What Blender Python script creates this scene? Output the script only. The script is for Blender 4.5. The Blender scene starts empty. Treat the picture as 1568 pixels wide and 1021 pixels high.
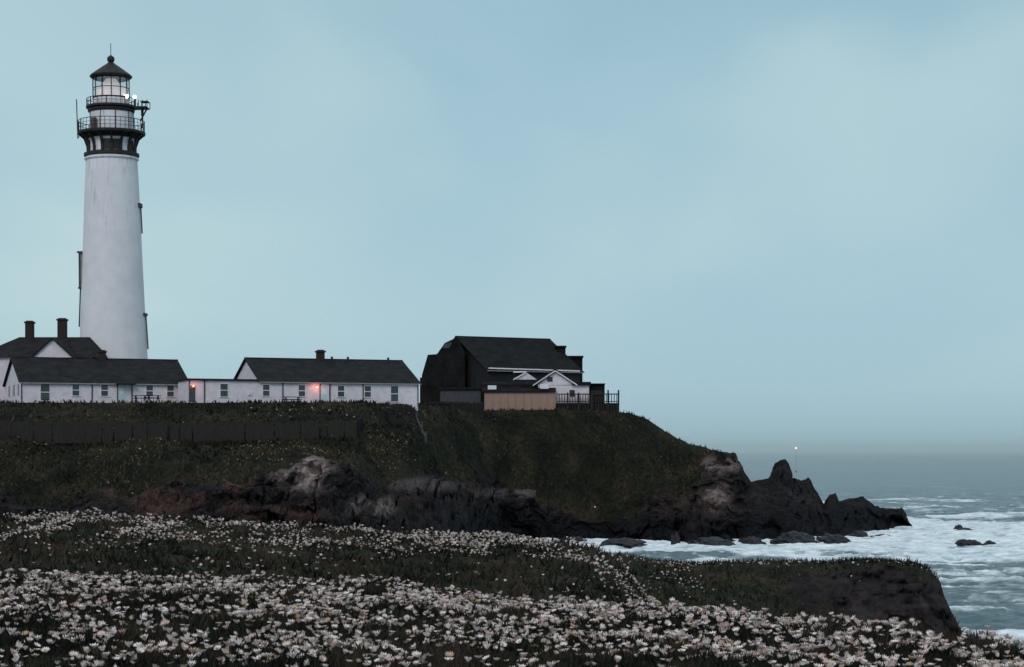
import bpy, math, random, bmesh
import numpy as np
from mathutils import Vector, Matrix
random.seed(7); rng=np.random.default_rng(11)
F=3049.0; H=13.0; U0=784.0; V0=690.0
def W(u,v,d): return Vector(((u-U0)/F*d, d, H-(v-V0)/F*d))
def ZV(v,d): return H-(v-V0)/F*d
scene=bpy.context.scene
# ------------------------------------------------------------ noise
def _h(xi,yi,s):
    h=(xi*374761393+yi*668265263+s*974126177)&0xffffffff
    h=((h^(h>>13))*1274126177)&0xffffffff
    return ((h^(h>>16))&0xffffffff)/4294967295.0
def vn(x,y,s=0):
    x=np.asarray(x,float); y=np.asarray(y,float)
    xi=np.floor(x).astype(np.int64); yi=np.floor(y).astype(np.int64)
    fx=x-xi; fy=y-yi; fx=fx*fx*fx*(fx*(fx*6-15)+10); fy=fy*fy*fy*(fy*(fy*6-15)+10)
    a=_h(xi,yi,s);b=_h(xi+1,yi,s);c=_h(xi,yi+1,s);d=_h(xi+1,yi+1,s)
    return (a*(1-fx)+b*fx)*(1-fy)+(c*(1-fx)+d*fx)*fy
def fbm(x,y,o=4,s=0):
    t=0;a=1;n=0
    for i in range(o):
        t=t+a*vn(x*2**i+i*17.3,y*2**i-i*9.1,s+i); n+=a; a*=.5
    return t/n
def ridged(x,y,o=4,s=0):
    t=0;a=1;n=0
    for i in range(o):
        t=t+a*(1-np.abs(2*vn(x*2**i+i*13.7,y*2**i+i*5.1,s+i)-1)); n+=a; a*=.55
    return t/n
def sst(a,b,x):
    t=np.clip((x-a)/(b-a),0,1); return t*t*(3-2*t)
# ------------------------------------------------------------ materials
def nt(m): return m.node_tree.nodes, m.node_tree.links
def mat(name,c1,c2=None,scale=3.0,rough=.8,bump=0.0,bscale=None,stretch=(1,1,1),metal=0,spec=.3,emit=None,estr=0,lo=.35,hi=.65):
    m=bpy.data.materials.new(name); m.use_nodes=True; N,L=nt(m); b=N['Principled BSDF']
    b.inputs['Roughness'].default_value=rough; b.inputs['Metallic'].default_value=metal
    b.inputs['Specular IOR Level'].default_value=spec
    tc=N.new('ShaderNodeTexCoord'); mp=N.new('ShaderNodeMapping'); mp.inputs['Scale'].default_value=stretch
    L.new(tc.outputs['Object'],mp.inputs['Vector'])
    no=N.new('ShaderNodeTexNoise'); no.inputs['Scale'].default_value=scale; no.inputs['Detail'].default_value=6; no.inputs['Roughness'].default_value=.65
    L.new(mp.outputs[0],no.inputs['Vector'])
    r=N.new('ShaderNodeValToRGB'); c2=c2 or tuple(x*.75 for x in c1)
    r.color_ramp.elements[0].position=lo; r.color_ramp.elements[1].position=hi
    r.color_ramp.elements[0].color=(*c1,1); r.color_ramp.elements[1].color=(*c2,1)
    L.new(no.outputs['Fac'],r.inputs['Fac']); L.new(r.outputs['Color'],b.inputs['Base Color'])
    if bump:
        n2=N.new('ShaderNodeTexNoise'); n2.inputs['Scale'].default_value=bscale or scale*3; n2.inputs['Detail'].default_value=5
        L.new(mp.outputs[0],n2.inputs['Vector'])
        bu=N.new('ShaderNodeBump'); bu.inputs['Strength'].default_value=bump; bu.inputs['Distance'].default_value=.1
        L.new(n2.outputs['Fac'],bu.inputs['Height']); L.new(bu.outputs[0],b.inputs['Normal'])
    if emit:
        b.inputs['Emission Color'].default_value=(*emit,1); b.inputs['Emission Strength'].default_value=estr
    return m
def siding(name,c1,c2,pitch=.2):
    m=mat(name,c1,c2,1.2,.7,0)
    N,L=nt(m); b=N['Principled BSDF']
    tc=N.new('ShaderNodeTexCoord'); w=N.new('ShaderNodeTexWave'); w.bands_direction='Z'; w.wave_profile='SAW'
    w.inputs['Scale'].default_value=.314/pitch
    L.new(tc.outputs['Object'],w.inputs['Vector'])
    bu=N.new('ShaderNodeBump'); bu.inputs['Strength'].default_value=.6; bu.inputs['Distance'].default_value=.03
    L.new(w.outputs['Fac'],bu.inputs['Height']); L.new(bu.outputs[0],b.inputs['Normal'])
    return m
M={}
M['white']=siding('white_siding',(.76,.70,.75),(.62,.57,.615))
M['trim']=mat('white_trim',(.76,.73,.76),(.64,.62,.65),3)
M['roof']=mat('dark_shingles',(.009,.009,.011),(.026,.024,.025),.8,.9,.6,6,spec=.15)
M['roof2']=mat('black_shingles',(.006,.006,.007),(.017,.016,.017),.6,.9,.6,5,spec=.12)
M['blackwall']=siding('dark_weathered_wall',(.011,.011,.013),(.020,.019,.021),.3)
M['glass']=mat('window_glass',(.02,.028,.032),(.05,.06,.065),.7,.12,spec=.5)
M['dglass']=mat('dark_window',(.02,.024,.028),(.03,.035,.04),.7,.4,spec=.3)
M['black']=mat('black_iron',(.012,.011,.011),(.030,.022,.019),4,.6)
M['brick']=mat('chimney_brick',(.04,.023,.020),(.024,.016,.016),5,.9,.5)
M['rust']=mat('rusted_ribs',(.16,.11,.10),(.08,.05,.045),5,.9)
M['tan']=mat('tan_boards',(.36,.235,.18),(.26,.17,.14),2,.85,.3,10,(6,6,.4))
M['wood']=mat('weathered_wood',(.018,.016,.015),(.034,.029,.027),2,.9,.4,8,(4,4,.5))
M['greywood']=mat('grey_boards',(.075,.08,.088),(.045,.048,.055),2,.9,.4,8,(4,4,.5))
M['palewood']=mat('painted_hood',(.30,.30,.32),(.20,.20,.21),2,.9)
M['bulb']=mat('lit_lamp',(.9,.9,.9),emit=(1,.93,.85),estr=4)
M['red']=mat('red_lamp',(.9,.2,.1),emit=(1,.16,.08),estr=7)
M['orange']=mat('orange_lamp',(.9,.5,.3),emit=(1,.45,.28),estr=3)
M['pale']=mat('pale_door',(.45,.6,.68),(.4,.55,.62),2,.5)
M['skylight']=mat('skylight_glass',(.7,.74,.78),(.6,.64,.7),2,.2)
def tower_mat():
    m=mat('tower_masonry',(.74,.725,.76),(.65,.64,.67),.35,.75,.25,2.5)
    N,L=nt(m); b=N['Principled BSDF']; src=b.inputs['Base Color'].links[0].from_socket
    tc=N.new('ShaderNodeTexCoord'); mp=N.new('ShaderNodeMapping'); mp.inputs['Scale'].default_value=(1.5,1.5,.18)
    L.new(tc.outputs['Object'],mp.inputs['Vector'])
    no=N.new('ShaderNodeTexNoise'); no.inputs['Scale'].default_value=1.1; no.inputs['Detail'].default_value=7; no.inputs['Roughness'].default_value=.7
    L.new(mp.outputs[0],no.inputs['Vector'])
    sp=N.new('ShaderNodeSeparateXYZ'); L.new(tc.outputs['Object'],sp.inputs[0])
    mr=N.new('ShaderNodeMapRange'); mr.inputs[1].default_value=18; mr.inputs[2].default_value=36; mr.inputs[3].default_value=-.05; mr.inputs[4].default_value=.12
    L.new(sp.outputs['Z'],mr.inputs[0])
    ad=N.new('ShaderNodeMath'); L.new(no.outputs['Fac'],ad.inputs[0]); L.new(mr.outputs[0],ad.inputs[1])
    r=N.new('ShaderNodeValToRGB'); r.color_ramp.elements[0].position=.60; r.color_ramp.elements[1].position=.82; r.color_ramp.elements[1].color=(.8,.8,.8,1)
    L.new(ad.outputs[0],r.inputs['Fac'])
    mx=N.new('ShaderNodeMixRGB'); mx.inputs['Color2'].default_value=(.26,.20,.19,1)
    L.new(r.outputs['Color'],mx.inputs['Fac']); L.new(src,mx.inputs['Color1']); L.new(mx.outputs[0],b.inputs['Base Color'])
    return m
M['tower']=tower_mat()
def pane_mat():
    m=bpy.data.materials.new('lantern_pane'); m.use_nodes=True; N,L=nt(m)
    t=N.new('ShaderNodeBsdfTransparent'); g=N.new('ShaderNodeBsdfGlossy'); g.inputs['Roughness'].default_value=.05
    mx=N.new('ShaderNodeMixShader'); mx.inputs[0].default_value=.2
    L.new(t.outputs[0],mx.inputs[1]); L.new(g.outputs[0],mx.inputs[2]); L.new(mx.outputs[0],N['Material Output'].inputs[0]); return m
M['pane']=pane_mat()
M['lens']=mat('fresnel_lens',(.75,.68,.68),(.6,.58,.6),3,.3,emit=(1,.82,.78),estr=.30)
# ------------------------------------------------------------ mesh helpers
def link(o,parent=None):
    scene.collection.objects.link(o)
    if parent: o.parent=parent
    return o
def empty(name,loc,rz=0,ry=0):
    e=bpy.data.objects.new(name,None); e.location=loc; e.rotation_euler=(0,ry,rz); e.empty_display_size=.5
    return link(e)
class MB:
    def __init__(s): s.v=[]; s.f=[]
    def add(s,vs,fs):
        o=len(s.v); s.v+= [tuple(p) for p in vs]; s.f+=[tuple(i+o for i in f) for f in fs]
    def box(s,x0,x1,y0,y1,z0,z1):
        s.add([(x0,y0,z0),(x1,y0,z0),(x1,y1,z0),(x0,y1,z0),(x0,y0,z1),(x1,y0,z1),(x1,y1,z1),(x0,y1,z1)],
              [(0,3,2,1),(4,5,6,7),(0,1,5,4),(1,2,6,5),(2,3,7,6),(3,0,4,7)])
    def beam(s,a,b,r,n=6):
        a=Vector(a);b=Vector(b);d=(b-a).normalized(); up=Vector((0,0,1)) if abs(d.z)<.9 else Vector((1,0,0))
        x=d.cross(up).normalized(); y=d.cross(x)
        vs=[]
        for p in (a,b):
            for i in range(n):
                t=2*math.pi*i/n; vs.append(p+x*math.cos(t)*r+y*math.sin(t)*r)
        s.add(vs,[(i,(i+1)%n,(i+1)%n+n,i+n) for i in range(n)]+[tuple(range(n-1,-1,-1)),tuple(range(n,2*n))])
    def lathe(s,prof,n=48,cap=True):
        vs=[];fs=[]
        for r,z in prof:
            for i in range(n):
                t=2*math.pi*(i+.5)/n; vs.append((r*math.cos(t),r*math.sin(t),z))
        for k in range(len(prof)-1):
            for i in range(n):
                j=(i+1)%n; fs.append((k*n+i,k*n+j,(k+1)*n+j,(k+1)*n+i))
        if cap: fs.append(tuple(range(n-1,-1,-1))); fs.append(tuple(range((len(prof)-1)*n,len(prof)*n)))
        s.add(vs,fs)
    def obj(s,name,m,parent=None,smooth=False,bevel=0):
        me=bpy.data.meshes.new(name); me.from_pydata(s.v,[],s.f); me.materials.append(m)
        if smooth:
            me.polygons.foreach_set('use_smooth',[True]*len(me.polygons))
            try: me.set_sharp_from_angle(angle=math.radians(35))
            except Exception: pass
        o=bpy.data.objects.new(name,me); link(o,parent)
        if bevel:
            b=o.modifiers.new('b','BEVEL'); b.width=bevel; b.segments=1
        return o
def np_mesh(name,verts,faces,mats,smooth=False,midx=None,attrs=None):
    me=bpy.data.meshes.new(name); k=faces.shape[1]
    me.vertices.add(len(verts)); me.vertices.foreach_set('co',verts.astype(np.float32).ravel())
    me.loops.add(faces.size); me.loops.foreach_set('vertex_index',faces.astype(np.int32).ravel())
    me.polygons.add(len(faces)); me.polygons.foreach_set('loop_start',(np.arange(len(faces))*k).astype(np.int32))
    me.polygons.foreach_set('loop_total',np.full(len(faces),k,np.int32))
    for m in mats: me.materials.append(m)
    if midx is not None: me.polygons.foreach_set('material_index',midx.astype(np.int32))
    me.polygons.foreach_set('use_smooth',np.full(len(faces),smooth,bool))
    me.update(calc_edges=True)
    for n,a in (attrs or {}).items():
        at=me.attributes.new(n,'FLOAT','POINT'); at.data.foreach_set('value',a.astype(np.float32).ravel())
    return link(bpy.data.objects.new(name,me))
def grid_faces(R,C):
    i=np.arange(R*C).reshape(R,C)
    return np.stack([i[:-1,:-1],i[:-1,1:],i[1:,1:],i[1:,:-1]],-1).reshape(-1,4)
# ------------------------------------------------------------ terrain lofts
def curve(us,kn):
    ku=[k[0] for k in kn]; kd=[k[1] for k in kn]
    kz=[k[2][1] if isinstance(k[2],tuple) else ZV(k[2],k[1]) for k in kn]
    return np.interp(us,ku,kd),np.interp(us,ku,kz)
def loft(us,curves,ns):
    D=[];Z=[];T=[]
    cs=[curve(us,c) for c in curves]
    for k in range(len(cs)-1):
        for i in range(ns[k]):
            t=i/ns[k]; D.append(cs[k][0]*(1-t)+cs[k+1][0]*t)
            Z.append(cs[k][1]*(1-t)+cs[k+1][1]*t); T.append(k+t)
    D.append(cs[-1][0]);Z.append(cs[-1][1]);T.append(len(cs)-1)
    return np.array(D),np.array(Z),np.repeat(np.array(T,float)[:,None],len(us),1)
def smooth_rows(A,n):
    for _ in range(n):
        B=A.copy(); B[1:-1]=(A[:-2]+2*A[1:-1]+A[2:])/4; A=B
    return A
# --- near ground
usN=np.concatenate([np.linspace(-1600,-100,260,endpoint=False),np.linspace(-100,1668,880,endpoint=False),np.linspace(1668,2700,150)])
nearc=[
 [(-1600,1.0,('z',11.4)),(2700,1.0,('z',11.4))],
 [(-1600,8,('z',11.45)),(2700,8,('z',11.4))],
 [(-1600,14,('z',11.5)),(0,14,('z',11.5)),(1400,14,('z',11.42)),(1600,13.5,('z',11.3)),(2000,13,('z',11.0)),(2700,12,('z',9.5))],
 [(-1600,28,872),(0,26,884),(200,26,888),(500,25,900),(750,24,918),(1000,22,934),(1150,21,948),(1300,19.5,966),(1450,18,985),(1500,17.8,992),(1568,17.5,1003),(2000,16,1060),(2700,15,1300)],
 [(-1600,37,('z',10.2)),(700,34,('z',10.1)),(1000,31,('z',8.6)),(1300,29,('z',6)),(1480,27,('z',3)),(1600,26,('z',-2)),(2700,24,('z',-2))],
 [(-1600,44,855),(0,44,868),(400,44,876),(750,44,893),(900,44,908),(1000,44,960),(1200,44,1000),(1480,42,('z',3)),(1600,40,('z',-2)),(2700,40,('z',-2))],
 [(-1600,63,780),(-200,63,792),(0,62,796),(130,62,791),(250,61,801),(400,61,809),(600,60,821),(750,60,829),(850,60,839),(910,60,846),(950,60,866),(990,60,925),(1050,60,960),(1150,58,985),(1480,56,('z',3)),(1600,54,('z',-2)),(2700,54,('z',-2))],
 [(-1600,72,830),(700,70,845),(850,69,860),(900,68,885),(960,68,915),(1000,68,940),(1150,70,965),(1250,72.0,980),(1400,73,1000),(1480,73,1060),(1560,68,('z',-2)),(2700,60,('z',-2))],
 [(-1600,80,850),(800,78,868),(900,76,850),(950,76,850),(990,76,860),(1050,76,868),(1150,76,863),(1250,76,866),(1330,76,861),(1400,76,866),(1424,76,874),(1440,76,890),(1446,76,912),(1458,76,938),(1472,76,965),(1492,76,990),(1520,76,1040),(1590,74,('z',-2)),(2700,66,('z',-2))],
 [(-1600,92,880),(800,88,880),(900,88,856),(1000,87,864),(1250,86,866),(1330,85,862),(1400,84,868),(1424,83,880),(1440,82,910),(1458,81,950),(1478,80,990),(1520,80,1090),(1590,78,('z',-2)),(2700,70,('z',-2))],
 [(-1600,100,('z',-2)),(1000,96,('z',-2)),(1480,86,('z',-2)),(2700,76,('z',-2))]]
Dn,Zn,Tn=loft(usN,nearc,[6,12,80,30,34,80,24,70,20,24])
Zn=smooth_rows(Zn,5)
Xn=(usN[None,:]-U0)/F*Dn; Yn=Dn.copy()
UN=np.repeat(usN[None,:],len(Dn),0)
gz,_=np.gradient(Zn); gd,_=np.gradient(Dn)
slope=np.abs(gz)/(np.abs(gd)+.02)
edge=UN+160*(fbm(Xn*.9,Zn*.9,4,17)-.5)+60*(Tn-7.5)
steep=np.maximum(sst(.6,1.5,slope)*(UN<1150)+sst(.6,1.5,slope)*(UN>1460),sst(1190,1330,edge)*sst(7.0,7.1,Tn)*sst(7.99,7.80,Tn)*.8)
near1=sst(34,20,Dn)
Zn=Zn+(fbm(Xn*.5,Yn*.5,3,3)-.5)*.26*(Zn>0.5)+(fbm(Xn*3,Yn*3,4,5)-.5)*.18*near1+(ridged(Xn*.8,Yn*.8,4,8)-.6)*.55*(1-near1)*(1-.5*sst(900,1000,UN))
Zn=Zn+steep*(ridged(Xn*.35,Zn*.6+Yn*.2,4,9)-.6)*1.2
Yn=Yn+steep*(ridged(Xn*.5,Zn*.7,6,19)-.6)*2.8
Xn=Xn+steep*(fbm(Yn*.6,Zn*.8,4,29)-.5)*.7
# --- headland
usH=np.concatenate([np.linspace(-1600,-60,220,endpoint=False),np.linspace(-60,1420,1300)])
sil=[(-1600,247,616),(560,248,616),(640,262,619),(700,284,623),(740,292,628),(850,293,627),(945,296,630),(962,297,632),(985,298,639),(1010,300,653),(1030,301,666),(1060,302,680),(1082,302,686),(1100,302,697),(1125,303,712),(1145,304,728),(1150,304,736),(1178,306,730),(1184,306,714),(1194,307,703),(1203,307,701),(1210,308,709),(1214,308,732),(1226,309,734),(1239,309,732),(1250,311,750),(1262,312,770),(1270,313,755),(1279,313,753),(1285,315,767),(1300,316,764),(1322,318,761),(1340,322,775),(1382,329,778),(1389,330,788),(1393,331,800),(1400,332,('z',-1)),(1420,333,('z',-3))]
def silv(u): return float(np.interp(u,[k[0] for k in sil],[k[2] if not isinstance(k[2],tuple) else 815 for k in sil]))
def sild(u): return float(np.interp(u,[k[0] for k in sil],[k[1] for k in sil]))
foot=[(-1600,200),(0,203),(300,205),(550,207),(650,222),(720,250),(770,277),(800,282),(900,279),(1000,272),(1060,274),(1130,277),(1250,285),(1300,292),(1340,312),(1390,323),(1420,328)]
footd=lambda u: float(np.interp(u,[f[0] for f in foot],[f[1] for f in foot]))
footz=[(u,d,('z',-1.5)) for u,d in foot]
us_t=(1150,1178,1184,1194,1203,1210,1214,1239,1250,1262,1270,1279,1285,1322,1340,1382,1389)
rk=[(u,v) for u,v in [(1150,770),(1200,775),(1262,790),(1320,790),(1385,795),(1400,812)]]
E0=[(-1600,211,770),(0,211,775),(150,212,775),(320,212,772),(430,213,758),(500,213,758),(600,222,775),(700,248,790),(770,281,800),(900,283,800),(1000,277,802),(1060,280,795),(1130,283,790)]+[(u,footd(u)+5,v+15) for u,v in rk]
E1=[(-1600,216,735),(0,216,742),(60,216,748),(150,216,738),(250,217,745),(320,217,735),(380,217,716),(430,217,700),(500,217,703),(540,219,718),(600,228,738),(700,256,752),(760,283,752),(830,285,756),(860,286,774),(920,286,772),(980,284,780),(1030,286,768),(1060,288,740),(1080,290,718),(1100,290,714),(1130,290,725)]+[(u,footd(u)+10,max(v-5,silv(u)+8)) for u,v in rk]
Mm=[(-1600,226,690),(0,226,700),(200,226,696),(430,226,684),(540,228,688),(620,240,700),(700,268,716),(780,287,712),(850,288.5,705),(940,290,700),(1000,292,712),(1050,295,712),(1090,297,705),(1130,297,718)]+[(u,sild(u)-6,silv(u)+14) for u in us_t]+[(1400,328,814),(1420,330,('z',-3))]
Fe=[(-1600,235,668),(0,235,669),(540,237,669),(600,246,665),(650,256,658),(740,288.5,652),(850,291,655),(950,294,654),(985,296,660),(1030,299,682),(1060,299.5,694),(1100,299.5,703),(1130,300,717)]+[(u,sild(u)-2.5,silv(u)+5) for u in us_t]+[(1400,330,814),(1420,331,('z',-3))]
def back(dd,dz):
    r=[]
    for k in sil:
        z=k[2][1] if isinstance(k[2],tuple) else ZV(k[2],k[1])
        w=np.interp(k[0],[900,1100],[0,1]); r.append((k[0],k[1]+dd*(1-w)+w*dd*.12,('z',z-dz[0]*(1-w)-dz[1]*w)))
    return r
headc=[footz,E0,E1,Mm,Fe,sil,back(8,(0.0,1.5)),back(70,(0.3,5)),[(k[0],k[1]+90 if k[0]<1000 else k[1]+22,('z',-3)) for k in sil]]
Dh,Zh,Th=loft(usH,headc,[50,80,54,30,36,12,18,16])
Zh=smooth_rows(Zh,3)
Xh=(usH[None,:]-U0)/F*Dh; Yh=Dh.copy()
UH=np.repeat(usH[None,:],len(Dh),0)
tip=sst(1120,1160,UH)
rockw=sst(2.35,1.75,Th+.5*(fbm(Xh/5,Yh/5,3,33)-.5))*(1-tip)+tip*(Th<5.6); rockw=np.clip(np.maximum(rockw,sst(1060,1130,UH)*(Th<4.9)),0,1)
flat=((Th>=4.6)&(Th<7.2))&(UH<960)
mid=np.clip(np.sin(np.clip((Th-.1)/4.3,0,1)*math.pi),0,1)
Xr=Xh-.55*(250-Yh)*sst(500,700,UH)
gully=ridged(Xr/17+.5*fbm(Yh/14,Xh/14,2,44),Yh/70,2,40)-.60
Zh=Zh+gully*6.5*mid*(1-.85*tip)*(Zh>-1)+(ridged(Xr/6.5+.4*fbm(Yh/6,Xh/6,2,46),Yh/20,3,47)-.6)*2.4*mid*(1-tip)*(Zh>-1)
Zh=Zh+np.where(flat,.08,.8)*(fbm(Xh/3,Yh/3,4,50)-.5)*(Th<7.3)*(1-tip)
Z0=Zh.copy(); X0=Xh.copy()
small=1-.45*tip; sk_=np.where(Th>4.4,.4,1)
Zh=Zh+rockw*sk_*((ridged(X0/5.5,Yh/5+Z0/4,7,60)-.62)*3.4*small)
st=Z0/1.9+.9*fbm(X0/7,Yh/7,3,66); fr=st-np.floor(st)
Yh=Yh-rockw*sk_*(sst(0,1,fr)-.5)*1.3*(1-.5*tip)
Yh=Yh+rockw*(ridged(X0/6,Z0/3.2,7,70)-.6)*6*small
crack=ridged(X0/3.1+.5*fbm(X0/2,Z0/2,2,72),Z0/7,3,73)
Yh=Yh+rockw*sst(.78,.95,crack)*1.6
Xh=Xh+rockw*sk_*(fbm(Yh/3,Z0/2,5,80)-.5)*1.3*(1-.6*tip)
VP=V0+(H-Zh)/Yh*F; UP=U0+Xh/Yh*F
def blob(u,v,a,b_): return np.exp(-(((UP-u)/a)**2+((VP-v)/b_)**2)**2)
pn=fbm(Xh/2.2,Zh/1.6,5,90)
pale=(1.4*blob(465,722,44,26)+.95*blob(568,775,34,18)+.6*blob(1100,712,34,14)+.65*blob(1095,760,26,26)+.4*blob(650,742,60,10)+.4*blob(780,755,60,8))*sst(.32,.55,pn)
redd=(1.0*blob(255,768,55,22)+.9*blob(175,748,22,14)+.9*blob(350,755,45,30)+.85*blob(430,790,60,25)+.35*blob(700,760,120,15)+.35*blob(1050,760,60,30)+.12)*sst(.33,.62,fbm(Xh/3,Zh/2,5,95))
pale=np.clip(pale,0,1); redd=np.clip(redd,0,1)
wet_dark=np.clip(sst(6,1.5,Zh+2*(pn-.5))*.75+.35*sst(1130,1170,UH)+.25*sst(640,700,UH)*sst(1040,960,UH),0,.85)  # wet rock near sea level, plus set darker tone on tip and mid headland
def terrain_mat(name,far):
    m=bpy.data.materials.new(name); m.use_nodes=True; N,L=nt(m); b=N['Principled BSDF']; b.inputs['Roughness'].default_value=.92; b.inputs['Specular IOR Level'].default_value=.12
    tc=N.new('ShaderNodeTexCoord')
    def noise(s,d=8,r=.65,st=None):
        n=N.new('ShaderNodeTexNoise'); n.inputs['Scale'].default_value=s; n.inputs['Detail'].default_value=d; n.inputs['Roughness'].default_value=r
        if st:
            mp=N.new('ShaderNodeMapping'); mp.inputs['Scale'].default_value=st; L.new(tc.outputs['Object'],mp.inputs[0]); L.new(mp.outputs[0],n.inputs['Vector'])
        else: L.new(tc.outputs['Object'],n.inputs['Vector'])
        return n.outputs['Fac']
    def ramp(src,els):
        r=N.new('ShaderNodeValToRGB')
        while len(r.color_ramp.elements)<len(els): r.color_ramp.elements.new(.5)
        for e,(p,c) in zip(r.color_ramp.elements,els): e.position=p; e.color=(*c,1)
        L.new(src,r.inputs[0]); return r.outputs[0]
    def mix(f,a,b_):
        x=N.new('ShaderNodeMixRGB'); L.new(f,x.inputs[0]); L.new(a,x.inputs[1])
        if isinstance(b_,tuple): x.inputs[2].default_value=(*b_,1)
        else: L.new(b_,x.inputs[2])
        return x.outputs[0]
    def attr(n):
        at=N.new('ShaderNodeAttribute'); at.attribute_name=n; return at.outputs['Fac']
    k=1 if far else 6
    grass=ramp(noise(.16*k),[(.3,(.010,.011,.009)),(.43,(.016,.018,.012)),(.52,(.027,.029,.017)),(.60,(.050,.038,.026)),(.68,(.030,.032,.019)),(.8,(.016,.018,.012))])
    gf=ramp(noise(1.8*k,4),[(.3,(.4,.4,.4)),(.7,(1.5,1.45,1.4))])
    mu=N.new('ShaderNodeMixRGB'); mu.blend_type='MULTIPLY'; mu.inputs[0].default_value=1; L.new(grass,mu.inputs[1]); L.new(gf,mu.inputs[2])
    rock=ramp(noise(.22,9,.72,(1,1,1.8)),[(.30,(.011,.011,.013)),(.45,(.023,.022,.024)),(.56,(.041,.037,.038)),(.64,(.060,.049,.046)),(.72,(.10,.086,.085)),(.85,(.034,.033,.035))])
    rf=ramp(noise(1.5,7,.75),[(.3,(.3,.3,.3)),(.7,(1.7,1.7,1.7))])
    rk_=mix(attr('redd'),rock,(.100,.058,.049)); rk_=mix(attr('pale'),rk_,(.38,.30,.285)); rk_=mix(attr('wet_dark'),rk_,(.012,.013,.016))
    mr=N.new('ShaderNodeMixRGB'); mr.blend_type='MULTIPLY'; mr.inputs[0].default_value=1; L.new(rk_,mr.inputs[1]); L.new(rf,mr.inputs[2])
    nm=noise(.5,6)
    ad=N.new('ShaderNodeMath'); ad.operation='MULTIPLY_ADD'; ad.inputs[1].default_value=1.1; L.new(nm,ad.inputs[0]); L.new(attr('rock'),ad.inputs[2])
    f=ramp(ad.outputs[0],[(.90,(0,0,0)),(1.0,(1,1,1))])
    col=mix(f,mu.outputs[0],mr.outputs[0])
    L.new(col,b.inputs['Base Color'])
    bn=noise(1.2 if far else 14,8,.75); bu=N.new('ShaderNodeBump'); bu.inputs['Strength'].default_value=1; bu.inputs['Distance'].default_value=.9 if far else .06
    L.new(bn,bu.inputs['Height']); L.new(bu.outputs[0],b.inputs['Normal'])
    return m
def normals_z(X,Y,Z):
    P=np.stack([X,Y,Z],-1); a=np.gradient(P,axis=0); c=np.gradient(P,axis=1); n=np.cross(c,a); n/=np.linalg.norm(n,axis=-1,keepdims=True)+1e-9
    return np.abs(n[...,2])
nzN=normals_z(Xn,Yn,Zn); nzH=normals_z(Xh,Yh,Zh)
rkN=np.maximum(sst(.62,.30,nzN)*.9*(Tn>6),steep*.75*(Tn>7))
rkH=np.clip(rockw*.60+sst(.78,.35,nzH)*.25-.3*(Th>2.6)*(UH<1050)+sst(3.5,1,Zh)*.5*(Th<4.5)+pale+redd*.4*(rockw>.2),0,1)
zz=np.zeros_like(rkN)
np_mesh('ground',np.stack([Xn,Yn,Zn],-1).reshape(-1,3),grid_faces(*Xn.shape),[terrain_mat('iceplant_ground',False)],True,attrs={'rock':rkN,'pale':zz,'redd':zz+.25,'wet_dark':zz+.45})  # near rock evenly darkened through the same attribute
np_mesh('headland',np.stack([Xh,Yh,Zh],-1).reshape(-1,3),grid_faces(*Xh.shape),[terrain_mat('headland_ground',True)],False,attrs={'rock':rkH,'pale':pale,'redd':redd,'wet_dark':wet_dark})
# ------------------------------------------------------------ scatter
def scatter(X,Y,Z,dens):
    ax=np.stack([X[:-1,1:]-X[:-1,:-1],Y[:-1,1:]-Y[:-1,:-1]],-1); ay=np.stack([X[1:,:-1]-X[:-1,:-1],Y[1:,:-1]-Y[:-1,:-1]],-1)
    area=np.abs(ax[...,0]*ay[...,1]-ax[...,1]*ay[...,0]); lam=area*dens[:-1,:-1]
    n=rng.poisson(lam); r,c=np.nonzero(n); k=n[r,c]; r=np.repeat(r,k); c=np.repeat(c,k)
    s=rng.random(len(r)); t=rng.random(len(r))
    def bl(A): return (A[r,c]*(1-s)+A[r,c+1]*s)*(1-t)+(A[r+1,c]*(1-s)+A[r+1,c+1]*s)*t
    return np.stack([bl(X),bl(Y),bl(Z)],-1)
def blades(name,P,h,w,m,lean=.5,ns=.6):
    n=len(P)
    a=rng.random(n)*2*math.pi; hh=h*(.5+rng.random(n)); ww=w*(.6+.8*rng.random(n))
    dx=np.cos(a)*ww/2; dy=np.sin(a)*ww/2; z0=np.zeros(n)
    l=rng.normal(0,lean,(n,2))*hh[:,None]
    A=P+np.stack([-dx,-dy,z0-.02],-1); B=P+np.stack([dx,dy,z0-.02],-1); C=P+np.stack([l[:,0],l[:,1],hh],-1)
    V=np.stack([A,B,C],1).reshape(-1,3); Fc=np.arange(3*n).reshape(-1,3)
    tn=np.clip(.45*rng.random(n)+.75*sst(.36,.66,fbm(P[:,0]*ns,P[:,1]*ns,3,300)),0,1)
    return np_mesh(name,V,Fc,[m],attrs={'tint':np.repeat(tn,3)})
def tint_mat(name,els,rough=.8):
    m=bpy.data.materials.new(name); m.use_nodes=True; N,L=nt(m); b=N['Principled BSDF']; b.inputs['Roughness'].default_value=rough; b.inputs['Specular IOR Level'].default_value=.1
    at=N.new('ShaderNodeAttribute'); at.attribute_name='tint'; r=N.new('ShaderNodeValToRGB')
    while len(r.color_ramp.elements)<len(els): r.color_ramp.elements.new(.5)
    for e,(p,c) in zip(r.color_ramp.elements,els): e.position=p; e.color=(*c,1)
    L.new(at.outputs['Fac'],r.inputs[0]); L.new(r.outputs[0],b.inputs['Base Color']); return m
leafm=tint_mat('iceplant_leaves',[(0,(.007,.008,.007)),(.4,(.013,.015,.010)),(.7,(.021,.024,.014)),(.9,(.034,.031,.019)),(1,(.052,.033,.026))],.9)
grassm=tint_mat('headland_grass_blades',[(0,(.009,.010,.008)),(.5,(.017,.019,.012)),(.8,(.029,.031,.018)),(.93,(.046,.038,.024)),(1,(.072,.054,.034))],.9)
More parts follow.
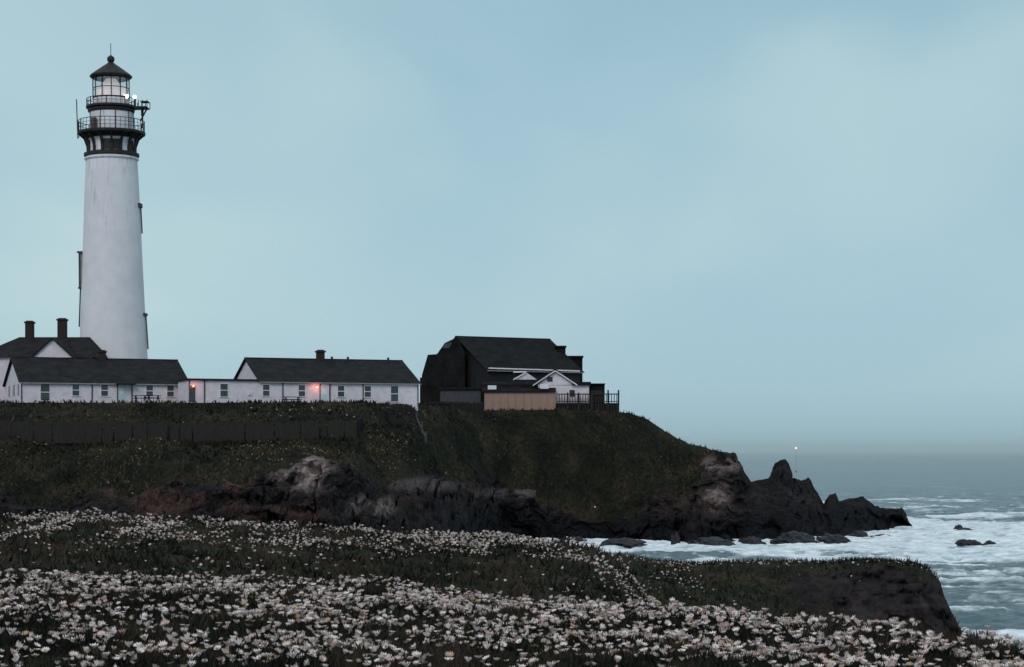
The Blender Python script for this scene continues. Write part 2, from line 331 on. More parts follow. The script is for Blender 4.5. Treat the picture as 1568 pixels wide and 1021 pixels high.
petm=tint_mat('flower_petals',[(0,(.55,.42,.40)),(.4,(.74,.64,.60)),(.75,(.83,.75,.72)),(.9,(.62,.45,.40)),(1,(.42,.33,.18))],.6)
cenm=mat('flower_centres',(.32,.23,.10),(.24,.16,.08),5)
def flowers(name,P,r):
    n=len(P); npet=11; tv=[]
    for i in range(npet):
        a=2*math.pi*i/npet; w=.30; o=.05*(i%2)
        tv+=[(.1*math.cos(a),.1*math.sin(a),.0+o),(.72*math.cos(a-w),.72*math.sin(a-w),.26+o),(1.0*math.cos(a),1.0*math.sin(a),.42+o),(.72*math.cos(a+w),.72*math.sin(a+w),.26+o)]
    tv+=[(.26,0,.2),(0,.26,.2),(-.26,0,.2),(0,-.26,.2)]
    tv=np.array(tv); k=len(tv)
    yaw=rng.random(n)*6.283; t=np.clip(np.abs(rng.normal(0,.45,n)),0,1.1); ta=rng.random(n)*6.283
    s=r*(.6+.65*rng.random(n))
    cy,sy=np.cos(yaw),np.sin(yaw)
    X=tv[None,:,0]*cy[:,None]-tv[None,:,1]*sy[:,None]; Y=tv[None,:,0]*sy[:,None]+tv[None,:,1]*cy[:,None]; Z=np.repeat(tv[None,:,2],n,0)*(1.0+2.2*rng.random(n))[:,None]
    Q=np.stack([X,Y,Z],-1)
    ax=np.stack([np.cos(ta),np.sin(ta),np.zeros(n)],-1)[:,None,:]
    c=np.cos(t)[:,None,None]; si=np.sin(t)[:,None,None]
    Q=Q*c+np.cross(np.broadcast_to(ax,Q.shape),Q)*si+ax*(Q*ax).sum(-1,keepdims=True)*(1-c)
    V=(Q*s[:,None,None]+P[:,None,:]).reshape(-1,3)
    Fc=np.arange(n*k).reshape(-1,4); mi=np.tile(np.array([0]*npet+[1]),n)
    return np_mesh(name,V,Fc,[petm,cenm],midx=mi,attrs={'tint':np.repeat(rng.random(n),k)})
inu=(UN>-500)&(UN<2050)
cl=fbm(Xn*2.6,Yn*1.5,3,101); cl2=fbm(Xn*.5,Yn*.4,3,104)
fg=((Dn>12.5)&(Tn<3.12)&inu)
dens=fg*(13+66*sst(.38,.62,cl))*(.55+.7*sst(.3,.6,cl2))
P1=scatter(Xn,Yn,Zn,dens*1.15); P1[:,2]+=.03+.08*rng.random(len(P1))
bslope=((Tn>4.7)&(Tn<6.35)&inu&(UN<1010))
clb=fbm(Xn*.7,Yn*.3,4,111)
row=sst(5.12,5.75,Tn)
dB=bslope*(.5+ 38*sst(.43,.62,clb)*(.03+.97*row)+10*sst(5.75,6.0,Tn))
P2=scatter(Xn,Yn,Zn,dB); P2[:,2]+=.08+.10*rng.random(len(P2))
cblk=((Tn>6.9)&(Tn<8.4)&(UN>930)&(UN<1450)&(Zn>4))
clc=fbm(Xn*.5,Zn*.3+Yn*.1,4,121)
dC=cblk*(.2+9*sst(.52,.68,clc)*(UN<1240)+6*sst(7.85,8.0,Tn)*(Tn<8.15)) + ((Tn>3.25)&(Tn<4.7)&(UN<1200)&inu)*.4
P3=scatter(Xn,Yn,Zn,dC); P3[:,2]+=.06
flowers('white_flowers',np.concatenate([P1,P2,P3]),np.concatenate([np.full(len(P1),.030),np.full(len(P2)+len(P3),.042)]))
B1=scatter(Xn,Yn,Zn,fg*560.0)
blades('iceplant_foliage',B1,.085,.022,leafm,.45,1.2)
B2=scatter(Xn,Yn,Zn,((Tn>3.1)&(Tn<6.5)&inu&(Zn>4))*38.0+((Tn>=6.5)&(Tn<9.3)&(Zn>3)&(rkN<.40))*34.0)
blades('coastal_scrub',B2,.17,.07,leafm,.5,.55)
veg=(rkH<.42)&(Zh>2)&(Th<7)&(UH>-350)&(UH<1140)
B3=scatter(Xh,Yh,Zh,veg*(3.0+4*sst(.45,.6,fbm(Xh/4,Yh/4,3,140)))*np.where((Th>4.3),.5,1))
blades('headland_grass',B3,.36,.28,grassm,.45,.14)
clh=fbm(Xh/7,Yh/4,3,150)
dH=(UH>-350)*(UH<640)*(Th>2.3)*(Th<4.9)*(sst(.58,.68,clh)*1.2+.03)+(UH>380)*(UH<640)*(Th>4.5)*(Th<4.95)*.8+ (UH>600)*(UH<1100)*(Th>2.1)*(Th<4.8)*(.01+.15*sst(.62,.7,clh))
P4=scatter(Xh,Yh,Zh,dH); P4[:,2]+=.35
yel=tint_mat('seaside_blooms',[(0,(.12,.10,.05)),(.6,(.20,.17,.10)),(1,(.45,.40,.32))])
fo=flowers('headland_flowers',P4,np.full(len(P4),.12)); fo.data.materials[0]=yel
# ------------------------------------------------------------ sea
usS=np.concatenate([np.linspace(-4000,300,120,endpoint=False),np.linspace(300,1640,640,endpoint=False),np.linspace(1640,6000,120)])
inv=np.concatenate([np.linspace(1/60.,1/115.,50,endpoint=False),np.linspace(1/115.,1/900.,640,endpoint=False),np.linspace(1/900.,1/40000.,90)])
ds=1/inv; D_,U_=np.meshgrid(ds,usS,indexing='ij'); Xs=(U_-U0)/F*D_; Ys=D_
wfade=sst(1100,350,D_)
warp=fbm(Xs/30,Ys/30,2,200)*14
Zs=wfade*(.55*np.sin((Ys+.25*Xs+warp)/3.4)*fbm(Xs/22,Ys/12,2,203)+1.1*(fbm(Xs/6,Ys/2.6,5,210)-.5)+.35*(fbm(Xs/1.5,Ys/.9,3,215)-.5))
ff=np.array([((u-U0)/F*d,d) for u,d in foot if u>=720]+[((1395-U0)/F*331,331.)])
def segdist(px,py,pl):
    dm=np.full(px.shape,1e9)
    for (ax,ay),(bx,by) in zip(pl[:-1],pl[1:]):
        vx,vy=bx-ax,by-ay; t=np.clip(((px-ax)*vx+(py-ay)*vy)/(vx*vx+vy*vy),0,1)
        dm=np.minimum(dm,np.hypot(px-ax-t*vx,py-ay-t*vy))
    return dm
sd=segdist(Xs,Ys,ff)
reef=np.exp(-(((Xs-68)/42)**2+((Ys-300)/60)**2))
nA=fbm(Xs/13+.6*fbm(Xs/7,Ys/7,2,231),Ys/7.5,7,230)
dd=.285+.46*np.exp(-(sd/25)**2)+.25*reef+.04*sst(60,200,D_)*sst(700,300,D_)+.25*np.exp(-(sd/6)**2)
foam=sst(-.05,.14,nA-(1-dd)+.04)
lace=ridged(Xs/6+fbm(Xs/5,Ys/4,3,241)*2.0,Ys/4.5,6,240)
foam=np.clip(foam*(.6+.75*sst(.36,.62,fbm(Xs/2.5,Ys/3,4,244)))+.6*sst(.65,.83,lace)*sst(.10,.6,dd+nA*.5-.23),0,1)
foam*=np.clip(.2+sst(750,350,D_),0,1)
Zs=Zs+foam*.35*wfade
sm=bpy.data.materials.new('sea_water'); sm.use_nodes=True; N,L=nt(sm); b=N['Principled BSDF']
b.inputs['Base Color'].default_value=(.075,.135,.155,1); b.inputs['Roughness'].default_value=.30; b.inputs['IOR'].default_value=1.33
tc=N.new('ShaderNodeTexCoord'); mp=N.new('ShaderNodeMapping'); mp.inputs['Scale'].default_value=(.35,.8,1); L.new(tc.outputs['Object'],mp.inputs[0])
n1=N.new('ShaderNodeTexNoise'); n1.inputs['Scale'].default_value=.8; n1.inputs['Detail'].default_value=8; n1.inputs['Roughness'].default_value=.6; L.new(mp.outputs[0],n1.inputs['Vector'])
bu=N.new('ShaderNodeBump'); bu.inputs['Strength'].default_value=1; bu.inputs['Distance'].default_value=.6; L.new(n1.outputs['Fac'],bu.inputs['Height']); L.new(bu.outputs[0],b.inputs['Normal'])
fb=N.new('ShaderNodeBsdfDiffuse'); n2=N.new('ShaderNodeTexNoise'); n2.inputs['Scale'].default_value=1.3; n2.inputs['Detail'].default_value=8; n2.inputs['Roughness'].default_value=.75; L.new(mp.outputs[0],n2.inputs['Vector'])
r=N.new('ShaderNodeValToRGB'); r.color_ramp.elements[0].position=.33; r.color_ramp.elements[0].color=(.36,.48,.53,1); r.color_ramp.elements[1].position=.60; r.color_ramp.elements[1].color=(.86,.90,.92,1)
L.new(n2.outputs['Fac'],r.inputs[0]); L.new(r.outputs[0],fb.inputs[0])
at=N.new('ShaderNodeAttribute'); at.attribute_name='foam'
ma=N.new('ShaderNodeMath'); ma.operation='MULTIPLY_ADD'; ma.inputs[1].default_value=1.1; L.new(n2.outputs['Fac'],ma.inputs[0]); L.new(at.outputs['Fac'],ma.inputs[2])
mr=N.new('ShaderNodeMapRange'); mr.inputs[1].default_value=.64; mr.inputs[2].default_value=1.35; L.new(ma.outputs[0],mr.inputs[0])
mx=N.new('ShaderNodeMixShader'); L.new(mr.outputs[0],mx.inputs[0]); L.new(b.outputs[0],mx.inputs[1]); L.new(fb.outputs[0],mx.inputs[2]); L.new(mx.outputs[0],N['Material Output'].inputs[0])
np_mesh('sea',np.stack([Xs,Ys,Zs],-1).reshape(-1,3),grid_faces(*Xs.shape),[sm],True,attrs={'foam':foam})
fm=bpy.data.materials.new('sea_mist'); fm.use_nodes=True; N,L=nt(fm); N.remove(N['Principled BSDF']); vs_=N.new('ShaderNodeVolumePrincipled'); vs_.inputs['Density'].default_value=.00017; vs_.inputs['Color'].default_value=(.84,.985,1,1); L.new(vs_.outputs[0],N['Material Output'].inputs['Volume'])
b=MB(); b.box(-7000,7000,480,14000,-4,42); b.obj('sea_mist',fm)
rockm=mat('wet_rock',(.010,.011,.014),(.032,.030,.034),.6,.6,1,3)
def rock(u,v,w,h,dep=None,name='sea_rock',seed=0):
    d=13*F/(v-V0); s=d/F
    bm=bmesh.new(); bmesh.ops.create_icosphere(bm,subdivisions=4,radius=1)
    co=np.array([p.co[:] for p in bm.verts])
    n=ridged(co[:,0]*1.4+seed*3.1+co[:,2],co[:,1]*1.4+seed,5,seed)-.6
    n2=fbm(co[:,0]*3+seed,co[:,2]*3+co[:,1]*2,4,seed+5)-.5
    co=co*(1+n*.9+n2*.5)[:,None]
    for p,c in zip(bm.verts,co): p.co=(c[0]*w*s/2,c[1]*(dep or w*s/2),c[2]*h*s)
    me=bpy.data.meshes.new(name); bm.to_mesh(me); bm.free(); me.materials.append(rockm)
    o=link(bpy.data.objects.new(name,me)); o.location=((u-U0)/F*d,d,.15)
for i,(u,v,w,h) in enumerate([(1350,828,30,9),(1314,824,26,9),(1478,821,50,9),(1484,836,38,8),(1516,838,24,7),(1376,808,30,10),(1530,812,16,4),(1446,842,14,4),(1468,818,16,11)]): rock(u,v,w,h,seed=i+1)
rock(1033,838,14,19,seed=12)
rock(1090,838,70,12,seed=13); rock(1215,833,60,14,seed=14); rock(960,838,70,12,seed=15); rock(1275,832,50,12,seed=16); rock(1150,836,40,12,seed=17); rock(880,834,40,10,seed=18)
# ------------------------------------------------------------ lighthouse
DL=276.; s=DL/F; zb=ZV(608,DL)
LH=empty('lighthouse',(W(174.2,608,DL).x,DL,zb),ry=-math.radians(.5))
def lz(v): return (608-v)*s
def lathe(name,prof,m,n=48,smooth=True,cap=True):
    b=MB(); b.lathe([(r*s,lz(v)) for r,v in prof],n,cap); return b.obj(name,m,LH,smooth)
lathe('tower',[(58,620),(56,600),(51.5,545),(48.5,480),(45.2,400),(42,315),(40,270),(38.8,247)],M['tower'],64)
lathe('tower_cornice',[(38.9,247),(41,244.5),(41,243),(39,241)],M['tower'],64)
lathe('black_belt',[(39.2,241),(41.8,239.5),(41.8,235.5),(38,234)],M['black'],48)
lathe('bracket_wall',[(35,235),(34,208)],M['tower'],48)
lathe('bracket_wall_cornice',[(34,213),(38,210.5),(40,207)],M['black'],48)
lathe('lower_gallery_deck',[(47,207.5),(51,206.5),(51.5,203),(33,203)],M['black'],48)
b=MB()
for i in range(16):
    a=2*math.pi*(i+.5)/16; c,si=math.cos(a),math.sin(a)
    def q(r,v,t): return (r*s*c-t*si,r*s*si+t*c,lz(v))
    t=.16
    prof=[(34,236),(37.5,236),(38,225),(42,214),(50,207),(45,207),(37.5,216),(36,226),(34,226)]
    vs=[q(r,v,-t) for r,v in prof]+[q(r,v,t) for r,v in prof]; n=len(prof)
    b.add(vs,[tuple(range(n-1,-1,-1)),tuple(range(n,2*n))]+[(k,(k+1)%n,(k+1)%n+n,k+n) for k in range(n)])
b.obj('gallery_brackets',M['black'],LH)
b=MB()
for i in range(16):
    if i not in (9,12,13,15,2,4,6): continue
    a=2*math.pi*(i+.0)/16; c,si=math.cos(a),math.sin(a)
    w0=.5; R=35.6*s
    vs=[(R*c-k*w0*si,R*si+k*w0*c,lz(v)) for k,v in ((-1,233),(1,233),(1,217),(-1,217))]
    R2=33*s; vs2=[(R2*c-k*w0*si,R2*si+k*w0*c,lz(v)) for k,v in ((-1,233),(1,233),(1,217),(-1,217))]
    b.add(vs+vs2,[(0,1,2,3),(0,4,5,1),(1,5,6,2),(2,6,7,3),(3,7,4,0)])
b.obj('bracket_wall_panels',M['black'],LH)
def rail(name,r,vb,vt,n,rings=3):
    b=MB()
    for i in range(n):
        a=2*math.pi*i/n; rr=(.075 if i%4==0 else .03)
        b.beam((r*s*math.cos(a),r*s*math.sin(a),lz(vb)),(r*s*math.cos(a),r*s*math.sin(a),lz(vt)),rr,4)
    for k in range(rings):
        v=vt+(vb-vt)*k/rings
        for i in range(48):
            a=2*math.pi*i/48; a2=2*math.pi*(i+1)/48
            b.beam((r*s*math.cos(a),r*s*math.sin(a),lz(v)),(r*s*math.cos(a2),r*s*math.sin(a2),lz(v)),.05 if k==0 else .03,4)
    b.obj(name,M['black'],LH)
rail('lower_gallery_railing',50,203,186,40)
lathe('watch_room_wall',[(33,203),(33,172)],M['tower'],48)
lathe('watch_room_band',[(34,173),(35.5,170.5),(35.5,168),(33,167)],M['black'],48)
b=MB()
for i in range(9):
    a=2*math.pi*(i+.3)/9; c,si=math.cos(a),math.sin(a); b.beam((33.1*s*c,33.1*s*si,lz(203)),(33.1*s*c,33.1*s*si,lz(172)),.07,4)
b.obj('watch_room_ribs',M['rust'],LH)
b=MB(); b.box(-2.2,-1.5,-33.6*s-.05,-33.6*s+.9,lz(203),lz(185)); b.obj('watch_room_door',M['rust'],LH)
lathe('upper_gallery_deck',[(35,167),(38,166),(38,163),(27,163)],M['black'],48)
rail('upper_gallery_railing',37,163,152,32,2)
lathe('lantern_sill',[(28,163),(28,152.5),(27.4,151.5)],M['tower'],32)
b=MB()
for i in range(12):
    a=2*math.pi*(i+.4)/12; c,si=math.cos(a)*27.3*s,math.sin(a)*27.3*s; b.beam((c,si,lz(152)),(c,si,lz(119)),.07,4)
for v in (151,136,120):
    for i in range(32):
        a=2*math.pi*i/32;a2=2*math.pi*(i+1)/32; R=27.3*s
        b.beam((R*math.cos(a),R*math.sin(a),lz(v)),(R*math.cos(a2),R*math.sin(a2),lz(v)),.06 if v==136 else .12,4)
b.obj('lantern_mullions',M['black'],LH)
b=MB(); b.lathe([(26.8*s,lz(151.5)),(26.8*s,lz(119.5))],16,False); b.obj('lantern_glass',M['pane'],LH)
lathe('lantern_curtain',[(24,152),(24,137)],M['lens'],32,cap=False)
lathe('fresnel_lens',[(7,152),(12,147),(15,138),(13,128),(8,121)],M['lens'],24)
lathe('lantern_roof',[(27,120),(31.5,119),(32.5,116.5),(31,115),(22,108.5),(13,102),(7,98),(5,96)],M['black'],16,False)
lathe('roof_ventilator',[(3.2,97),(3.2,95.5),(5.2,93.5),(5.8,90.5),(5.2,87.5),(2.5,85.5),(.6,84)],M['black'],20)
b=MB(); b.beam((0,0,lz(86)),(0,0,lz(66)),.05,5); b.obj('lightning_rod',M['black'],LH)
b=MB(); b.box(35*s,56.5*s,-1.2,1.2,lz(166.5),lz(164.8)); b.box(46*s,57.5*s,-.7,.7,lz(157.2),lz(155.8))
for x in (38,44,50,57):
    for y in (-1.15,1.15): b.beam((x*s,y,lz(165)),(x*s,y,lz(155)),.05,4)
b.beam((55*s,0,lz(166)),(44*s,0,lz(186)),.12,5); b.beam((49*s,0,lz(166)),(47*s,0,lz(196)),.10,5)
b.box(46*s,48.5*s,-.3,.3,lz(178),lz(168))
b.obj('side_platform',M['black'],LH)
b=MB(); b.beam((-51*s,-.3,lz(212)),(-52.5*s,-.3,lz(152)),.075,5); b.beam((-51*s,-.3,lz(212)),(-46*s,-.3,lz(205)),.06,5); b.obj('antenna_mast',M['black'],LH)
def ball(name,p,r,m,parent=None):
    bm=bmesh.new(); bmesh.ops.create_icosphere(bm,subdivisions=2,radius=r); me=bpy.data.meshes.new(name); bm.to_mesh(me); bm.free(); me.materials.append(m)
    o=bpy.data.objects.new(name,me); o.location=p; return link(o,parent)
ball('beacon_lamp_1',(26.5*s,-12*s,lz(149.5)),.26,M['bulb'],LH); ball('beacon_lamp_2',(38*s,-1.0,lz(150.5)),.26,M['bulb'],LH)
b=MB(); b.beam((38*s,-1,lz(164)),(38*s,-1,lz(152.8)),.05,4); b.beam((26.5*s,-12*s,lz(163)),(26.5*s,-12*s,lz(152.8)),.05,4); b.obj('lamp_posts',M['black'],LH)
b=MB(); g=MB()
def hood(sgn,v0,v1,r):
    x0,x1=sorted((sgn*(r-4)*s,sgn*(r+4)*s))
    b.box(min(x0,x1)-.2,max(x0,x1)+.2,-1.0,1.0,lz(v0+2.5),lz(v0))
    b.box(x0,x0+.2,-.9,.9,lz(v1),lz(v0+2.5)); b.box(x0-.1,x1+.1,-1.0,1.0,lz(v1+2),lz(v1))
    g.box(min(x0,x1)+.21,max(x0,x1),-.75,.75,lz(v1)+.01,lz(v0+2.5)-.01)
hood(-1,385,440,46)
for sgn,v0,v1,r in ((1,312,318,43),(1,480,484,49.5)): b.box(sgn*(r-3)*s,sgn*(r+2)*s,-.8,.8,lz(v1),lz(v0))
b.beam((44.2*s,-.2,lz(318)),(46*s,-.2,lz(358)),.10,4); b.beam((50.5*s,-.2,lz(482)),(53.5*s,-.2,lz(535)),.10,4)
b.beam((-49*s,-.2,lz(440)),(-51.5*s,-.2,lz(500)),.10,4)
b.obj('window_hoods',M['greywood'],LH); g.obj('side_window',M['palewood'],LH)
# ------------------------------------------------------------ gabled buildings
def tfront(u,x0,y0,th):
    k=(u-U0)/F; return (k*y0-x0)/(math.cos(th)-k*math.sin(th))
def window(parent,x,z0,z1,w,name,double=True):
    f=MB(); fw=.10; y=-.07
    f.box(x-w/2-fw,x-w/2,y,.03,z0,z1); f.box(x+w/2,x+w/2+fw,y,.03,z0,z1)
    f.box(x-w/2-fw,x+w/2+fw,y-.02,.03,z1,z1+fw); f.box(x-w/2-fw-.05,x+w/2+fw+.05,y-.06,.03,z0-.09,z0)
    f.box(x-w/2,x+w/2,y+.01,.02,(z0+z1)/2-.045,(z0+z1)/2+.045)
    f.obj(name+'_frame',M['trim'],parent)
    g=MB(); g.box(x-w/2,x+w/2,-.025,.01,z0,z1); g.obj(name+'_pane',M['glass'],parent)
def gable(name,u0,u1,d0,vb,ve,vr,hd,thd,wall,roof,over=.35,left=0):
    th=math.radians(thd); P=W(u0,vb,d0); L_=tfront(u1,P.x,P.y,th)
    e=empty(name,P,rz=th); wh=(vb-ve)*d0/F; dr=d0+hd*math.cos(th); rh=ZV(vr,dr)-P.z
    b=MB(); b.add([(0,0,-1),(L_,0,-1),(L_,2*hd,-1),(0,2*hd,-1),(0,0,wh),(L_,0,wh),(L_,2*hd,wh),(0,2*hd,wh),(0,hd,rh-.12),(L_,hd,rh-.12)],
      [(0,1,5,4),(2,3,7,6),(1,2,6,9,5),(3,0,4,8,7),(0,3,2,1)]); b.obj('walls',wall,e)
    sl=(rh-wh)/hd; t=.16; b=MB()
    for sg in (0,1):
        def Y(y): return y if sg==0 else 2*hd-y
        ye=-over; ze=wh-over*sl
        vs=[(-over,Y(ye),ze),(L_+over,Y(ye),ze),(L_+over,hd,rh),(-over,hd,rh)]
        vs+= [(x,y,z-t) for x,y,z in vs]
        b.add(vs,[(0,1,2,3),(4,7,6,5),(0,4,5,1),(1,5,6,2),(2,6,7,3),(3,7,4,0)])
    b.obj('roof',roof,e)
    f=MB(); f.box(-over,L_+over,-over-.05,-over-.003,wh-over*sl-.17,wh-over*sl-.04); f.obj('gutter',M['palewood'],e)
    b=MB(); b.beam((-over,hd,rh+.02),(L_+over,hd,rh+.02),.09,6); b.obj('ridge_cap',roof,e)
    return e,th,P,L_,wh,rh
def corner_boards(e,xs,wh):
    b=MB()
    for x in xs: b.box(x-.07,x+.07,-.09,.0,-.5,wh-.02)
    b.obj('downpipes',M['greywood'],e)
def chimney(e,x,y,z0,z1,w,name='chimney',m=None):
    b=MB(); m=m or M['brick']; b.box(x-w/2,x+w/2,y-w/2,y+w/2,z0,z1-.35); b.box(x-w/2-.12,x+w/2+.12,y-w/2-.12,y+w/2+.12,z1-.35,z1-.12); b.box(x-w/2+.08,x+w/2-.08,y-w/2+.08,y+w/2-.08,z1-.12,z1); b.obj(name,m,e,bevel=.03)
def door(e,x,w,h,m,name='door'):
    b=MB(); b.box(x-w/2,x+w/2,-.05,.01,-.1,h); b.obj(name,m,e)
    f=MB(); f.box(x-w/2-.1,x-w/2,-.08,.02,-.1,h); f.box(x+w/2,x+w/2+.1,-.08,.02,-.1,h); f.box(x-w/2-.1,x+w/2+.1,-.08,.02,h,h+.1); f.obj(name+'_frame',M['trim'],e)
    g=MB(); g.box(x-w/2+.15,x+w/2-.15,-.065,-.05,h*.5,h-.2); g.obj(name+'_light',M['skylight'] if m is M['pale'] else M['glass'],e)
e,th,P,L_,wh,rh=gable('white_cottage',33,287,248,614,583,547,7.2,22,M['white'],M['roof'])
tx=lambda u:tfront(u,P.x,P.y,th)
for i,u in enumerate((116,160,229,261)): window(e,tx(u),.75,2.15,.85,'window_%d'%i)
window(e,tx(69),.1,2.2,1.1,'window_big')
door(e,tx(187),.9,2.0,M['pale']); corner_boards(e,[0,tx(141),tx(180),tx(202),L_],wh)
chimney(e,tx(172),7.2,rh-.8,rh+1.15,.9)
b=MB(); b.box(tx(180)-.3,tx(202)+.3,-1.2,-.42,2.2,2.3); b.obj('porch_canopy',M['roof'],e)
b=MB(); b.box(-.05,.01,2.2,3.2,.8,2.2); b.box(-.05,.01,6,7.4,.8,2.2); b.box(-.05,.01,10.4,11.4,.8,2.2); b.obj('end_windows',M['glass'],e)
e2,th2,P2_,L2,wh2,rh2=gable('white_cottage',400,640,252,615,582,548,7.2,22,M['white'],M['roof'])
tx2=lambda u:tfront(u,P2_.x,P2_.y,th2)
for i,u in enumerate((407.5,462,522,563)): window(e2,tx2(u),.75,2.15,.85,'window_%d'%i)
window(e2,tx2(604),.2,2.2,1.0,'window_big'); door(e2,tx2(497),.9,2.0,M['pale']); corner_boards(e2,[tx2(433),tx2(490),tx2(505),tx2(556),L2],wh2)
chimney(e2,tx2(482+33),7.2,rh2-.5,rh2+1.25,.95)
b=MB()
for u in (530,555,618): b.box(tx2(u)-.12,tx2(u)+.12,6.2,6.45,rh2-.6,rh2+.35)
b.obj('roof_vents',M['black'],e2)
wl=tx2(289)
b=MB(); b.box(wl,-.01,.02,6,-1,wh2-.12); b.obj('connecting_wing_walls',M['white'],e2)
b=MB(); b.box(wl-.2,-.36,-.3,6.2,wh2-.12,wh2+.1); b.obj('connecting_wing_roof',M['roof'],e2)
window(e2,tx2(343),.6,2.2,.95,'wing_window'); window(e2,tx2(383),.9,1.1,.3,'wing_vent',False)
corner_boards(e2,[wl+.08,tx2(313),],wh2-.14); door(e2,tx2(295),.7,1.95,M['glass'],'side_door')
def lamp(e,x,z,name,m,y=-.3,col=(1,.2,.1),en=60,r=.13):
    b=MB(); b.beam((x,0,z+.12),(x,y,z+.12),.03,5); b.obj(name+'_arm',M['black'],e); ball(name,(x,y,z-.03),r,m,e)
    l=bpy.data.lights.new(name+'_light','POINT'); l.energy=en; l.color=col; l.shadow_soft_size=.2; o=bpy.data.objects.new(name+'_light',l); o.location=(x,y-.35,z-.05); link(o,e)
lamp(e2,tx2(484),1.95,'red_lamp',M['red'],en=26,col=(1,.3,.22)); lamp(e2,tx2(295),1.9,'red_lamp_side',M['red'],y=-.4,en=11)
# keeper's house behind (hipped roof, front pediment)
D3=262.; K=empty('keepers_house',W(70,610,D3)); s3=D3/F
def kx(u): return (u-70)*s3
def kz(v,dy=0): return ZV(v,D3+dy)-ZV(610,D3)
b=MB(); b.box(kx(-35),kx(140),0,11,-1,kz(546)); b.obj('walls',M['white'],K)
b=MB(); zr=kz(516,5.5); ze=kz(547); b.add([(kx(-42),-.5,ze),(kx(146),-.5,ze),(kx(146),11.5,ze),(kx(-42),11.5,ze),(kx(14),5.5,zr),(kx(124),5.5,zr)],[(0,1,5,4),(1,2,5),(2,3,4,5),(3,0,4),(0,3,2,1)]); b.obj('hip_roof',M['roof'],K)
ap=kz(517,-2)
b=MB(); b.add([(kx(54),-2,ze-.1),(kx(117),-2,ze-.1),(kx(86),-2,ap-.2),(kx(54),5,ze-.1),(kx(117),5,ze-.1),(kx(86),5,ap-.2)],[(0,1,2),(3,5,4),(0,3,4,1)]); b.box(kx(56),kx(115),-1.95,3,-1,ze-.11); b.obj('pediment_wall',M['white'],K)
b=MB()
for sg in (-1,1):
    xo=kx(86)+sg*35*s3
    vs=[(kx(86),-2.4,ap+.05),(xo,-2.4,ze-.25),(xo,5.5,ze-.25),(kx(86),5.5,ap+.05)]
    vs+=[(x,y,z-.22) for x,y,z in vs]
    b.add(vs,[(0,1,2,3),(7,6,5,4),(0,4,5,1),(1,5,6,2),(2,6,7,3),(3,7,4,0)])
b.obj('pediment_roof',M['roof'],K)
chimney(K,kx(30),5.5,zr-1,kz(491,5.5),12*s3); chimney(K,kx(81),5.5,zr-1,kz(487,5.5),13*s3,'chimney_east')
# ------------------------------------------------------------ fog signal building
DO=7.5
eF,tf,PF,LF,wf,rf=gable('fog_signal_building',748,888,296+DO,626,564,515,10.4,28,M['blackwall'],M['roof2'],.5)
b=MB(); b.box(-.06,0,3,4.0,3.2,4.6); b.box(-.06,0,9.6,10.6,6.6,7.8); b.box(-.06,0,15.5,16.5,3.2,4.6); b.obj('end_windows',M['dglass'],eF)
def wbox(b,u0,u1,v0,v1,d,dep):
    d+=DO; x0,x1=(u0-U0)/F*d,(u1-U0)/F*d; b.box(x0,x1,d,d+dep,ZV(v1,d),ZV(v0,d))
FS=bpy.data.objects.new('extensions',None); link(FS); FS.parent=eF; FS.matrix_parent_inverse=(Matrix.Translation(PF)@Matrix.Rotation(tf,4,'Z')).inverted()
b=MB(); wbox(b,852,866,531,600,309,3); wbox(b,868,892,547,612,311,4); wbox(b,856,893.5,544.5,547,310.5,5.2); wbox(b,850,867.5,529,531.2,308.6,3.8)
def prism(b,pts,d,dep):
    d+=DO; n=len(pts); A=[W(u,v,d) for u,v in pts]; B=[p+Vector((0,dep,0)) for p in A]
    b.add(A+B,[tuple(range(n)),tuple(range(2*n-1,n-1,-1))]+[(i,i+n,(i+1)%n+n,(i+1)%n) for i in range(n)])
prism(b,[(644,612),(646,574),(655,543),(669,542),(681,525),(700,516),(712,540),(712,612)],301,5)
b.obj('rear_wing',M['roof2'],FS)
b=MB(); prism(b,[(676,533),(681,526),(692,524),(688,533)],300.8,.1); b.obj('dormer_window',M['greywood'],FS)
b=MB(); wbox(b,643,676,578,632,292,5); wbox(b,736,851,588,622,289.5,3)
q=287.6+DO
b.add([W(738,599,q),W(851,599,q),W(851,584,q+4.4),W(738,584,q+4.4),W(738,600.5,q),W(851,600.5,q)],[(0,1,2,3),(0,4,5,1)])
wbox(b,903.5,926,588.5,628,292,4); wbox(b,902,927,586.8,588.4,291.6,5)
b.obj('lean_to',M['roof2'],FS)
b=MB(); wbox(b,674,737,596,632,290,3); b.obj('grey_shed',M['greywood'],FS)
b=MB(); wbox(b,672,739,593.5,595.9,289.6,4); b.obj('grey_shed_roof',M['roof'],FS)
b=MB(); wbox(b,742,851,600.8,636,287.9,.2); b.obj('tan_wall',M['tan'],FS)
b=MB()
for u in range(742,852,12): wbox(b,u-.4,u+.4,600.8,636,287.82,.07)
b.obj('tan_wall_battens',M['tan'],FS)
b=MB(); d=289.2+DO
wbox(b,824,902,590,630,289.2,5); b.add([W(822,590,d),W(880,589,d),W(850,570,d),W(822,590,d+5),W(880,589,d+5),W(850,570,d+5)],[(0,1,2),(3,5,4)])
b.obj('white_annex_walls',M['white'],FS)
b=MB()
def strip(p,q,t,d0,d1):
    (ua,va),(ub,vb)=p,q; d0+=DO; d1+=DO
    vs=[W(ua,va,d0),W(ub,vb,d0),W(ub,vb+t,d0),W(ua,va+t,d0)]; off=Vector((0,d1-d0,0)); vs+= [x+off for x in vs]
    b.add(vs,[(0,1,2,3),(7,6,5,4),(0,4,5,1),(1,5,6,2),(2,6,7,3),(3,7,4,0)])
